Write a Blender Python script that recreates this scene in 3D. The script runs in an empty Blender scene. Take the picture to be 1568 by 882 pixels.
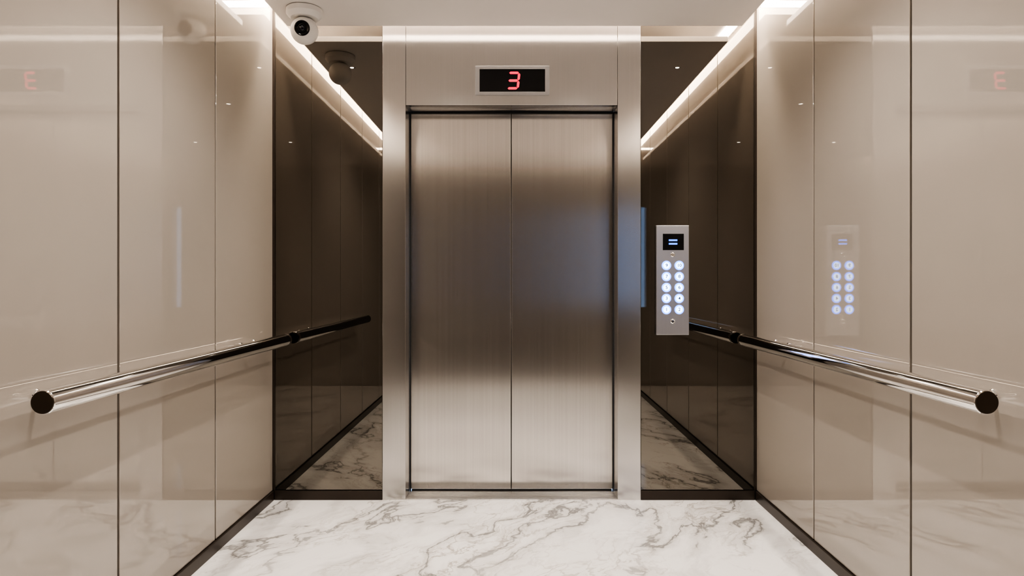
import bpy, bmesh, math
from mathutils import Vector, Matrix

S = bpy.context.scene
S.view_settings.view_transform = 'AgX'
S.view_settings.look = 'AgX - High Contrast'
S.view_settings.exposure = 0.0

# ---------------- dimensions (metres); camera at x=0,y=0 looking +Y ----------
CAM_Z = 1.163
W = 1.285          # half width of the cab
YF = 3.628         # front wall plane
YB = -0.30         # rear wall plane
ZC = 2.474         # dropped ceiling underside
ZS = 2.62          # cove slab
GAP = 0.115
DX = -0.016        # door centre
YD = 3.775         # door leaf plane
HD = 0.5625        # half opening
ZH = 2.095         # opening height
BB = 0.049         # baseboard height

# ---------------- materials ----------------
def mat(name):
    m = bpy.data.materials.new(name); m.use_nodes = True
    nt = m.node_tree
    return m, nt, nt.nodes['Principled BSDF']

def simple(name, col, rough=0.5, metal=0.0, coat=0.0, emis=None, es=0.0, noise=0.0, nscale=8, ior=1.5):
    m, nt, b = mat(name)
    b.inputs['Base Color'].default_value = (*col, 1)
    b.inputs['Roughness'].default_value = rough
    b.inputs['Metallic'].default_value = metal
    b.inputs['Coat Weight'].default_value = coat
    b.inputs['Coat Roughness'].default_value = 0.03
    b.inputs['IOR'].default_value = ior
    if emis:
        b.inputs['Emission Color'].default_value = (*emis, 1)
        b.inputs['Emission Strength'].default_value = es
    if noise > 0:
        tc = nt.nodes.new('ShaderNodeTexCoord')
        n = nt.nodes.new('ShaderNodeTexNoise'); n.inputs['Scale'].default_value = nscale
        n.inputs['Detail'].default_value = 4
        r = nt.nodes.new('ShaderNodeMapRange')
        r.inputs['To Min'].default_value = 1 - noise; r.inputs['To Max'].default_value = 1 + noise
        mx = nt.nodes.new('ShaderNodeVectorMath'); mx.operation = 'SCALE'
        mx.inputs[0].default_value = col
        nt.links.new(tc.outputs['Object'], n.inputs['Vector'])
        nt.links.new(n.outputs['Fac'], r.inputs['Value'])
        nt.links.new(r.outputs['Result'], mx.inputs['Scale'])
        nt.links.new(mx.outputs[0], b.inputs['Base Color'])
    return m

def steel(name, col, rough, aniso, streak=0.10, sx=260, sz=1.2):
    m, nt, b = mat(name)
    b.inputs['Metallic'].default_value = 1
    b.inputs['Anisotropic'].default_value = aniso
    tc = nt.nodes.new('ShaderNodeTexCoord')
    mp = nt.nodes.new('ShaderNodeMapping'); mp.inputs['Scale'].default_value = (sx, sx, sz)
    n = nt.nodes.new('ShaderNodeTexNoise'); n.inputs['Scale'].default_value = 1; n.inputs['Detail'].default_value = 3
    nt.links.new(tc.outputs['Object'], mp.inputs['Vector']); nt.links.new(mp.outputs[0], n.inputs['Vector'])
    r = nt.nodes.new('ShaderNodeMapRange')
    r.inputs['To Min'].default_value = 1 - streak; r.inputs['To Max'].default_value = 1 + streak
    nt.links.new(n.outputs['Fac'], r.inputs['Value'])
    mx = nt.nodes.new('ShaderNodeVectorMath'); mx.operation = 'SCALE'; mx.inputs[0].default_value = col
    nt.links.new(r.outputs['Result'], mx.inputs['Scale']); nt.links.new(mx.outputs[0], b.inputs['Base Color'])
    b.inputs['Roughness'].default_value = rough
    tg = nt.nodes.new('ShaderNodeTangent'); tg.direction_type = 'RADIAL'; tg.axis = 'Z'
    nt.links.new(tg.outputs[0], b.inputs['Tangent'])
    return m

def marble():
    m, nt, b = mat('marble')
    L = nt.links.new; N = nt.nodes.new
    tc = N('ShaderNodeTexCoord')
    # domain warp
    wn = N('ShaderNodeTexNoise'); wn.inputs['Scale'].default_value = 2.4; wn.inputs['Detail'].default_value = 6
    L(tc.outputs['Object'], wn.inputs['Vector'])
    ws = N('ShaderNodeVectorMath'); ws.operation = 'SUBTRACT'; ws.inputs[1].default_value = (.5, .5, .5); L(wn.outputs['Color'], ws.inputs[0])
    wm = N('ShaderNodeVectorMath'); wm.operation = 'SCALE'; wm.inputs['Scale'].default_value = 0.36; L(ws.outputs[0], wm.inputs[0])
    wa = N('ShaderNodeVectorMath'); wa.operation = 'ADD'; L(tc.outputs['Object'], wa.inputs[0]); L(wm.outputs[0], wa.inputs[1])
    mr0 = N('ShaderNodeMapping'); mr0.inputs['Rotation'].default_value = (0, 0, math.radians(-58))
    L(wa.outputs[0], mr0.inputs['Vector'])
    mp = N('ShaderNodeMapping'); mp.inputs['Scale'].default_value = (0.62, 1.5, 1); mp.inputs['Location'].default_value = (3.1, 1.7, 0)
    L(mr0.outputs[0], mp.inputs['Vector'])
    def ridge(scale, detail, dist, lo, hi, seed):
        n = N('ShaderNodeTexNoise'); n.noise_dimensions = '4D'; n.inputs['W'].default_value = seed
        n.inputs['Scale'].default_value = scale; n.inputs['Detail'].default_value = detail
        n.inputs['Distortion'].default_value = dist; n.inputs['Roughness'].default_value = 0.55
        L(mp.outputs[0], n.inputs['Vector'])
        s = N('ShaderNodeMath'); s.operation = 'SUBTRACT'; s.inputs[1].default_value = 0.5; L(n.outputs['Fac'], s.inputs[0])
        a = N('ShaderNodeMath'); a.operation = 'ABSOLUTE'; L(s.outputs[0], a.inputs[0])
        r = N('ShaderNodeMapRange'); r.interpolation_type = 'SMOOTHSTEP'
        r.inputs['From Min'].default_value = lo; r.inputs['From Max'].default_value = hi
        r.inputs['To Min'].default_value = 1; r.inputs['To Max'].default_value = 0
        L(a.outputs[0], r.inputs['Value'])
        return r.outputs['Result']
    def mask(scale, lo, hi, seed):
        mk = N('ShaderNodeTexNoise'); mk.noise_dimensions = '4D'; mk.inputs['W'].default_value = seed
        mk.inputs['Scale'].default_value = scale; mk.inputs['Detail'].default_value = 3; L(mp.outputs[0], mk.inputs['Vector'])
        mr = N('ShaderNodeMapRange'); mr.inputs['From Min'].default_value = lo; mr.inputs['From Max'].default_value = hi; L(mk.outputs['Fac'], mr.inputs['Value'])
        return mr.outputs['Result']
    v1 = ridge(1.7, 6, 0.3, 0.0, 0.016, 0.3)
    v1b = ridge(1.7, 6, 0.3, 0.0, 0.085, 0.3)
    v2 = ridge(3.2, 6, 0.4, 0.0, 0.016, 4.2)
    v3 = ridge(6.0, 5, 0.4, 0.0, 0.03, 7.7)
    def mul(a, k):
        x = N('ShaderNodeMath'); x.operation = 'MULTIPLY'; L(a, x.inputs[0])
        if isinstance(k, float): x.inputs[1].default_value = k
        else: L(k, x.inputs[1])
        return x.outputs[0]
    def mix(fac, a, bb):
        x = N('ShaderNodeMix'); x.data_type = 'RGBA'; L(fac, x.inputs['Factor'])
        if isinstance(a, tuple): x.inputs['A'].default_value = (*a, 1)
        else: L(a, x.inputs['A'])
        x.inputs['B'].default_value = (*bb, 1)
        return x.outputs['Result']
    m1 = mask(1.3, 0.36, 0.56, 2.0); m2 = mask(1.9, 0.42, 0.62, 5.0)
    c = mix(mul(mask(1.4, 0.45, 0.75, 9.0), 0.45), (0.92, 0.92, 0.92), (0.72, 0.715, 0.71))
    c = mix(mul(mul(v1b, m1), 0.48), c, (0.50, 0.49, 0.48))
    c = mix(mul(mul(v3, m2), 0.38), c, (0.52, 0.48, 0.44))
    c = mix(mul(mul(v2, m2), 0.62), c, (0.35, 0.32, 0.29))
    c = mix(mul(mul(v1, m1), 0.78), c, (0.19, 0.185, 0.18))
    L(c, b.inputs['Base Color'])
    b.inputs['Roughness'].default_value = 0.05
    return m

M_PANEL = simple('lacquer_greige', (0.365, 0.327, 0.290), 0.02, noise=0.03, nscale=2.5, ior=2.05)
M_BACKING = simple('dark_bronze_backing', (0.05, 0.04, 0.03), 0.35, metal=0.8, noise=0.1)
M_TRIM = simple('bronze_trim', (0.20, 0.16, 0.12), 0.25, metal=1.0, noise=0.05)
M_DARK = simple('dark_bronze_base', (0.045, 0.035, 0.028), 0.3, metal=0.4, noise=0.1)
M_MIRROR = simple('bronze_mirror', (0.215, 0.20, 0.178), 0.006, metal=1.0, noise=0.01)
M_STEEL = steel('brushed_steel', (0.74, 0.715, 0.69), 0.23, 0.95, streak=0.12, sx=110, sz=.5)
M_STEEL_H = steel('brushed_steel_header', (0.62, 0.605, 0.59), 0.21, 0.7, streak=0.05, sx=140, sz=.8)
M_SATIN = steel('satin_steel_plate', (0.60, 0.60, 0.62), 0.34, 0.3, streak=0.03)
M_CHROME = simple('chrome', (0.95, 0.94, 0.93), 0.05, metal=1.0, noise=0.01)
M_CAP = simple('rail_cap', (0.07, 0.055, 0.042), 0.3, metal=0.8, noise=0.05)  # dark brown colour stands in for the dark reflection on the near end
M_CEIL = simple('ceiling_paint', (0.83, 0.80, 0.78), 0.6, noise=0.015)
M_MARBLE = marble()
M_LED = simple('led_warm', (1, 1, 1), 0.5, emis=(1.0, 0.865, 0.725), es=41.0, noise=0.001)
M_SPOT = simple('downlight_led', (1, 1, 1), 0.5, emis=(1.0, 0.90, 0.78), es=40.0, noise=0.001)
M_BLACK = simple('black_glass', (0.004, 0.004, 0.005), 0.08, noise=0.1)
M_RUBBER = simple('black_rubber', (0.012, 0.012, 0.012), 0.6, noise=0.1)
M_RED = simple('red_led', (0.3, 0, 0), 0.5, emis=(1.0, 0.02, 0.07), es=1.7, noise=0.01)
M_BLUE = simple('blue_lcd', (0, 0, 0.2), 0.5, emis=(0.03, 0.18, 1.0), es=3.0, noise=0.01)
M_BTN = simple('button_light', (0.4, 0.5, 0.7), 0.4, emis=(0.52, 0.70, 1.0), es=4.2, noise=0.01)
M_RING = simple('button_halo', (0.1, 0.2, 0.8), 0.4, emis=(0.06, 0.20, 1.0), es=4.6, noise=0.01)
M_DIGIT = simple('button_digit', (0.01, 0.03, 0.16), 0.5, noise=0.01)
M_WHITE = simple('white_plastic', (0.80, 0.79, 0.78), 0.35, noise=0.01)
M_LENS = simple('lens_glass', (0.01, 0.01, 0.02), 0.04, coat=1.0, noise=0.01)
m, nt, b = mat('window_glass')
b.inputs['Transmission Weight'].default_value = 1; b.inputs['Roughness'].default_value = 0; b.inputs['IOR'].default_value = 1.1
b.inputs['Base Color'].default_value = (0.85, 0.93, 1, 1)
M_GLASS = m

# ---------------- geometry helpers ----------------
def finish(bm, name, m, parent=None, smooth=False):
    bmesh.ops.recalc_face_normals(bm, faces=bm.faces)
    me = bpy.data.meshes.new(name); bm.to_mesh(me); bm.free()
    if smooth:
        for p in me.polygons: p.use_smooth = True
    o = bpy.data.objects.new(name, me); S.collection.objects.link(o)
    me.materials.append(m)
    if smooth:
        try:
            me.set_sharp_from_angle(angle=math.radians(35))
        except Exception: pass
    if parent: o.parent = parent
    return o

def addbox(bm, x0, x1, y0, y1, z0, z1, bevel=0.0):
    r = bmesh.ops.create_cube(bm, size=1)
    vs = r['verts']
    for v in vs:
        v.co = Vector((x0 + (v.co.x + .5) * (x1 - x0), y0 + (v.co.y + .5) * (y1 - y0), z0 + (v.co.z + .5) * (z1 - z0)))
    if bevel > 0:
        es = list({e for v in vs for e in v.link_edges})
        bmesh.ops.bevel(bm, geom=es, offset=bevel, segments=2, profile=0.5, affect='EDGES')

def box(name, x0, x1, y0, y1, z0, z1, m, parent=None, bevel=0.0):
    if x0 > x1: x0, x1 = x1, x0
    bm = bmesh.new(); addbox(bm, x0, x1, y0, y1, z0, z1, bevel)
    return finish(bm, name, m, parent)

def boxes(name, lst, m, parent=None, bevel=0.0):
    bm = bmesh.new()
    for b_ in lst:
        x0, x1 = min(b_[0], b_[1]), max(b_[0], b_[1])
        addbox(bm, x0, x1, *b_[2:], bevel)
    return finish(bm, name, m, parent)

def lathe(name, prof, origin, axis, m, parent=None, seg=48):
    """prof: list of (radius, distance along axis)"""
    bm = bmesh.new()
    q = Vector((0, 0, 1)).rotation_difference(Vector(axis).normalized())
    rings = []
    for r, t in prof:
        if r < 1e-6:
            rings.append([bm.verts.new(q @ Vector((0, 0, t)) + Vector(origin))])
        else:
            rings.append([bm.verts.new(q @ Vector((r * math.cos(2 * math.pi * i / seg), r * math.sin(2 * math.pi * i / seg), t)) + Vector(origin)) for i in range(seg)])
    for a, c in zip(rings, rings[1:]):
        for i in range(seg):
            j = (i + 1) % seg
            if len(a) == 1 and len(c) == 1: continue
            if len(a) == 1: bm.faces.new((a[0], c[i], c[j]))
            elif len(c) == 1: bm.faces.new((a[i], c[0], a[j]))
            else: bm.faces.new((a[i], c[i], c[j], a[j]))
    return finish(bm, name, m, parent, smooth=True)

def empty(name, loc=(0, 0, 0)):
    o = bpy.data.objects.new(name, None); S.collection.objects.link(o); o.empty_display_size = 0.1
    return o

# ---------------- room shell ----------------
box('floor', -W - .1, W + .1, YB - .1, YD + .08, -0.08, 0.0, M_MARBLE)

seams = [YF - 0.006, 2.932, 2.215, 1.50, 0.785, 0.07, YB]
for side, sg in (('left', -1), ('right', 1)):
    w = empty('wall_' + side)
    box('backing', sg * (W + .015), sg * (W + .12), YB - .1, YF + .1, 0, ZS, M_BACKING, w)
    for i in range(len(seams) - 1):
        y1, y0 = seams[i] - (0.006 if i else 0), seams[i + 1] + 0.006
        if i == len(seams) - 2: y0 = YB + .001
        box('panel_%d' % (i + 1), sg * W, sg * (W + .015), y0, y1, BB + .002, ZS, M_PANEL, w, 0.002)
    for i in range(1, len(seams) - 1):
        box('seam_trim_%d' % i, sg * (W + .006), sg * (W + .015), seams[i] - .0025, seams[i] + .0025, BB + .002, ZS, M_TRIM, w)
    box('baseboard_' + side, sg * (W - .010), sg * (W + .015), YB + .012, YF - .012, 0, BB, M_DARK, None, 0.0015)
    # dark corner bead where the side wall meets the mirror
    box('trim_' + ('1' if sg < 0 else '2'), sg * (W - .012), sg * (W + .015), YF - .0055, YF, BB, ZS, M_DARK)

# rear wall with tall narrow window (behind the viewer)
wb = empty('wall_back')
wx0, wx1, wz0, wz1 = 1.10, 1.23, 0.85, 2.0
boxes('panels', [(-W - .015, wx0, YB - .1, YB, 0, ZS), (wx1, W + .015, YB - .1, YB, 0, ZS),
                 (wx0, wx1, YB - .1, YB, 0, wz0), (wx0, wx1, YB - .1, YB, wz1, ZS)], simple('rear_bronze_lacquer', (0.05, 0.045, 0.042), 0.15, noise=0.12, nscale=5), wb)
w1 = empty('window_1')
boxes('frame', [(wx0, wx0 + .015, YB - .09, YB + .01, wz0, wz1), (wx1 - .015, wx1, YB - .09, YB + .01, wz0, wz1),
                (wx0 + .015, wx1 - .015, YB - .09, YB + .01, wz0, wz0 + .02), (wx0 + .015, wx1 - .015, YB - .09, YB + .01, wz1 - .02, wz1)], M_TRIM, w1)
box('pane', wx0 + .015, wx1 - .015, YB - .06, YB - .054, wz0 + .02, wz1 - .02, M_GLASS, w1)
box('baseboard_back', -W + .01, W - .01, YB, YB + .011, 0, BB, M_DARK, None, 0.001)

# front wall: structural backing around the opening
FX0, FX1 = DX - 0.685, DX + 0.685      # portal outer edges
wf = empty('wall_front')
boxes('backing', [(-W - .015, FX0, YF + .012, YF + .12, 0, ZS), (FX1, W + .015, YF + .012, YF + .12, 0, ZS),
                  (FX0, FX1, YF + .03, YD + .05, ZH + .035, ZS)], M_BACKING, wf)
for nm, a, c in (('mirror_panel', -W + .0, FX0 - .001), ('mirror_panel', FX1 + .001, W)):
    e = empty(nm)
    box('glass', a + .002, c - .002, YF, YF + .012, BB + .004, ZS, M_MIRROR, e)
box('baseboard_front_left', -W + .010, FX0 - .001, YF - .009, YF + .012, 0, BB, M_DARK, None, 0.0015)
box('baseboard_front_right', FX1 + .001, W - .010, YF - .009, YF + .012, 0, BB, M_DARK, None, 0.0015)

# ceiling : dropped panel + slab above (perimeter light cove)
ce = empty('ceiling')
box('dropped_panel', -W + GAP, W - GAP, YB + GAP, YF - GAP, ZC, ZC + .03, M_CEIL, ce, 0.002)
box('slab', -W - .12, W + .12, YB - .1, YD + .1, ZS, ZS + .08, M_CEIL, ce)
cv = empty('cove_light_strip')
a, c = W - .075, W - .02
boxes('led_diffuser', [(-c, -a, YB + .02, YF - .02, ZS - .012, ZS - .001), (a, c, YB + .02, YF - .02, ZS - .012, ZS - .001),
                       (-a, a, YF - .075, YF - .02, ZS - .012, ZS - .001), (-a, a, YB + .02, YB + .075, ZS - .012, ZS - .001)], M_LED, cv)
# recessed downlights
for i, (x, y, r, en) in enumerate([(-1.0, 3.06, .011, 0), (1.0, 3.06, .011, 0), (-.45, 2.2, .014, 55), (.45, 2.2, .014, 55), (-.45, .8, .014, 20), (.45, .8, .014, 20)]):
    e = empty('recessed_downlight')
    lathe('trim_ring', [(r, 0), (r + .003, -.002), (r + .007, -.002), (r + .009, 0)], (x, y, ZC), (0, 0, 1), M_CHROME, e, 32)
    lathe('lamp', [(0, -.0012), (r, -.0012), (r, 0)], (x, y, ZC), (0, 0, 1), M_SPOT, e, 32)
    if en:
        ld = bpy.data.lights.new('downlight_beam', 'SPOT'); ld.energy = en; ld.color = (1, .92, .84)
        ld.spot_size = math.radians(150); ld.spot_blend = 0.6; ld.shadow_soft_size = .014
        lo = bpy.data.objects.new('downlight_beam', ld); S.collection.objects.link(lo); lo.location = (x, y, ZC - .018); lo.parent = e

# ---------------- door portal ----------------
p = empty('elevator_door_frame')
OX0, OX1 = DX - HD, DX + HD
for nm, a, c in (('jamb_left', FX0, OX0), ('jamb_right', OX1, FX1)):
    box(nm, a, c, YF - .008, YD - .012, 0, ZS, M_STEEL_H, p, 0.0015)
box('header', OX0 + .0015, OX1 - .0015, YF - .007, YF + .03, ZH, ZS, M_STEEL_H, p, 0.001)
box('header_soffit', OX0 + .0015, OX1 - .0015, YF + .03, YD - .012, ZH, ZH + .03, M_STEEL, p, 0.001)
dr = empty('elevator_door')
DXC = -0.0185
for nm, a, c in (('leaf_left', OX0 - .02, DXC - .002), ('leaf_right', DXC + .002, OX1 + .02)):
    box(nm, a, c, YD, YD + .03, 0.012, ZH + .02, M_STEEL, dr, 0.002)
box('centre_seal', DXC - .002, DXC + .002, YD + .006, YD + .026, 0.012, ZH + .02, M_RUBBER, dr)
boxes('side_gasket', [(OX0 + .0, OX0 + .006, YD - .011, YD - .001, .004, ZH - .001), (OX1 - .006, OX1, YD - .011, YD - .001, .004, ZH - .001),
                      (OX0 + .006, OX1 - .006, YD - .011, YD - .001, ZH - .008, ZH - .001)], M_RUBBER, dr)
th = empty('door_sill')
box('plate', OX0 + .001, OX1 - .001, YF - .006, YD + .03, 0.0005, .004, M_STEEL, th)
boxes('ribs', [(OX0 + .001, OX1 - .001, YF + .005 + k * .018, YF + .013 + k * .018, .004, .007) for k in range(7)], M_STEEL_H, th, 0.0008)
box('sill_lip', OX0 + .01, OX1 - .01, YD - .001, YD + .03, .004, .010, M_RUBBER, th)

# ---------------- handrails ----------------
RX, RZ, RR = 1.195, 0.855, 0.0315
for sg in (-1, 1):
    h = empty('handrail')
    y0, y1 = 1.727, 3.545
    lathe('tube', [(RR - .003, 0), (RR, .003), (RR, y1 - y0 - .003), (RR - .003, y1 - y0)], (sg * RX, y0, RZ), (0, 1, 0), M_CHROME, h, 64)
    lathe('end_cap_near', [(0, -.002), (RR - .003, -.002), (RR - .002, 0.001)], (sg * RX, y0, RZ), (0, 1, 0), M_CAP, h, 48)
    lathe('end_cap_far', [(RR - .003, -.001), (RR - .001, .003), (RR - .001, .028), (RR - .004, .031), (0, .031)], (sg * RX, y1, RZ), (0, 1, 0), M_CAP, h, 48)
    for k, yb in enumerate((1.83, 3.20)):
        d = W - RX
        lathe('bracket_%d' % (k + 1), [(.020, 0), (.020, .004), (.017, .008), (.009, .010), (.008, d - RR * .6), (.008, d - RR * .6)],
              (sg * W, yb, RZ - .002), (-sg, 0, 0), M_CHROME, h, 32)
        if k == 1:
            lathe('saddle_%d' % (k + 1), [(0, 0), (.007, 0), (.008, .003), (.008, .016), (0.004, .020), (0, .020)], (sg * (RX + .030), yb, RZ + .012), (0, 0, 1), M_CHROME, h, 24)
            lathe('saddle_low_%d' % (k + 1), [(0, 0), (.007, 0), (.008, .003), (.008, .016), (0.004, .024), (0, .024)], (sg * (RX + .030), yb, RZ - .012), (0, 0, -1), M_CHROME, h, 24)

# ---------------- floor indicator ----------------
s = 1045 / YF
def fx(px): return (px - 788) / s
def fz(py): return CAM_Z + (430 - py) / s
YP = YF - .007
fi = empty('floor_indicator_display')
X0, X1, Z0, Z1 = fx(728), fx(841), fz(146.5), fz(102)
x0, x1, z0, z1 = fx(734.5), fx(834.5), fz(141.5), fz(107)
boxes('bezel', [(X0, x0, YP - .006, YP, Z0, Z1), (x1, X1, YP - .006, YP, Z0, Z1), (x0, x1, YP - .006, YP, Z0, z0), (x0, x1, YP - .006, YP, z1, Z1)], M_SATIN, fi, 0.001)
box('screen', x0, x1, YP - .003, YP, z0, z1, M_BLACK, fi)

def seven(name, cx, cz, w, hgt, t, y, on, m, parent, slant=0.10):
    bm = bmesh.new()
    hw, hh = w / 2, hgt / 2
    def seg(x_a, z_a, x_b, z_b):
        d = Vector((x_b - x_a, z_b - z_a)); L_ = d.length; d.normalize(); n = Vector((-d.y, d.x)); k = t / 2; g = t * .12
        A = Vector((x_a, z_a)); pts = [A + d * g, A + d * (g + k) + n * k, A + d * (L_ - g - k) + n * k, A + d * (L_ - g), A + d * (L_ - g - k) - n * k, A + d * (g + k) - n * k]
        vf = []; vb = []
        for q in pts:
            X = cx + q.x + q.y * slant; Z = cz + q.y
            vf.append(bm.verts.new((X, y, Z))); vb.append(bm.verts.new((X, y + .0012, Z)))
        bm.faces.new(vf); bm.faces.new(vb[::-1])
        for i in range(6):
            j = (i + 1) % 6; bm.faces.new((vf[i], vb[i], vb[j], vf[j]))
    D = {'a': (-hw, hh, hw, hh), 'b': (hw, hh, hw, 0), 'c': (hw, 0, hw, -hh), 'd': (-hw, -hh, hw, -hh), 'e': (-hw, 0, -hw, -hh), 'f': (-hw, hh, -hw, 0), 'g': (-hw, 0, hw, 0)}
    for ch in on: seg(*D[ch])
    return finish(bm, name, m, parent)
seven('digit', fx(786), fz(124.3), .055, .082, .013, YP - .0045, 'abcdg', M_RED, fi)

# ---------------- control panel ----------------
cp = empty('elevator_control_panel')
YC = YF - .022
s2 = 1045 / YC
def cx_(px): return (px - 788) / s2
def cz_(py): return CAM_Z + (430 - py) / s2
box('plate', cx_(1005), cx_(1055), YC, YF, cz_(513), cz_(345), M_SATIN, cp, 0.002)
box('screen', cx_(1015), cx_(1047), YC - .0015, YC, cz_(383), cz_(358), M_BLACK, cp)
boxes('screen_glyph', [(cx_(1024), cx_(1037), YC - .0022, YC - .0015, cz_(369.2), cz_(366.6)), (cx_(1024), cx_(1037), YC - .0022, YC - .0015, cz_(374.6), cz_(372))], M_BLUE, cp)
for k, py in enumerate((390, 492)):
    r = .0125
    lathe('key_switch_%d' % (k + 1), [(r, 0), (r, .003), (r - .003, .0045), (r - .005, .003), (.003, .003), (.003, .005), (0, .005)], (cx_(1030), YC, cz_(py)), (0, -1, 0), M_CHROME, cp, 32)
labels = ['9', '10', '7', '8', '5', '6', '3', '4', '1', '2']
n = 0
for row, py in enumerate((406.5, 423.5, 440.2, 457, 474)):
    for col, px in enumerate((1020.5, 1040)):
        o = (cx_(px), YC, cz_(py))
        lathe('button_halo_%d' % (n + 1), [(.0165, 0), (.0235, 0), (.0245, .001), (.0235, .003), (.0175, .003), (.0165, .001)], o, (0, -1, 0), M_RING, cp, 32)
        lathe('button_%d' % (n + 1), [(.0165, 0), (.0165, .0045), (.0150, .006), (0, .006)], o, (0, -1, 0), M_BTN, cp, 32)
        cu = bpy.data.curves.new('digit', 'FONT'); cu.body = labels[n]; cu.size = .024; cu.align_x = 'CENTER'; cu.align_y = 'CENTER'; cu.extrude = .0003; cu.offset = .0004
        t = bpy.data.objects.new('button_label_%d' % (n + 1), cu); S.collection.objects.link(t)
        t.location = (o[0], YC - .0063, o[2]); t.rotation_euler = (math.pi / 2, 0, 0); cu.materials.append(M_DIGIT); t.parent = cp
        n += 1

# ---------------- security camera ----------------
sc = empty('security_camera')
cxx, cyy = -1.013, 3.29
lathe('mount_base', [(0, 0), (.078, 0), (.084, -.004), (.085, -.028), (.078, -.038), (.064, -.048), (0, -.048)], (cxx, cyy, ZC), (0, 0, 1), M_WHITE, sc, 64)
R = .065; bc = Vector((cxx, cyy, ZC - .106))
look = Vector((0.10, -1, -0.12)).normalized()
prof = []
for i in range(25):
    th_ = math.pi * i / 24
    tt = -R * math.cos(th_); rr = R * math.sin(th_)
    if tt > R * .80: break
    prof.append((max(rr, 0), tt))
prof += [(.039, R * .80), (.038, R * .83), (.035, R * .86)]
lathe('ball', prof, bc, look, M_WHITE, sc, 64)
lathe('lens_bezel', [(.036, R * .80), (.036, R * .90), (.032, R * .92), (.025, R * .88), (0, R * .88)], bc, look, M_BLACK, sc, 48)
lathe('lens_ring', [(.018, R * .88), (.019, R * .96), (.016, R * .98), (.015, R * .92)], bc, look, M_RUBBER, sc, 48)
lathe('lens', [(.0155, R * .90), (.012, R * .95), (.007, R * .98), (0, R * .99)], bc, look, M_LENS, sc, 32)

# ---------------- world + camera ----------------
wd = bpy.data.worlds.new('World'); S.world = wd; wd.use_nodes = True
bg = wd.node_tree.nodes['Background']
bg.inputs['Color'].default_value = (0.36, 0.58, 1.0, 1); bg.inputs['Strength'].default_value = 2.6

cd = bpy.data.cameras.new('Camera'); co = bpy.data.objects.new('Camera', cd); S.collection.objects.link(co)
co.location = (0, 0, CAM_Z); co.rotation_euler = (math.pi / 2, 0, 0)
cd.sensor_width = 36; cd.lens = 36 * 1045 / 1568
cd.shift_x = -4 / 1568; cd.shift_y = -11 / 1568
cd.clip_start = 0.02
S.camera = co
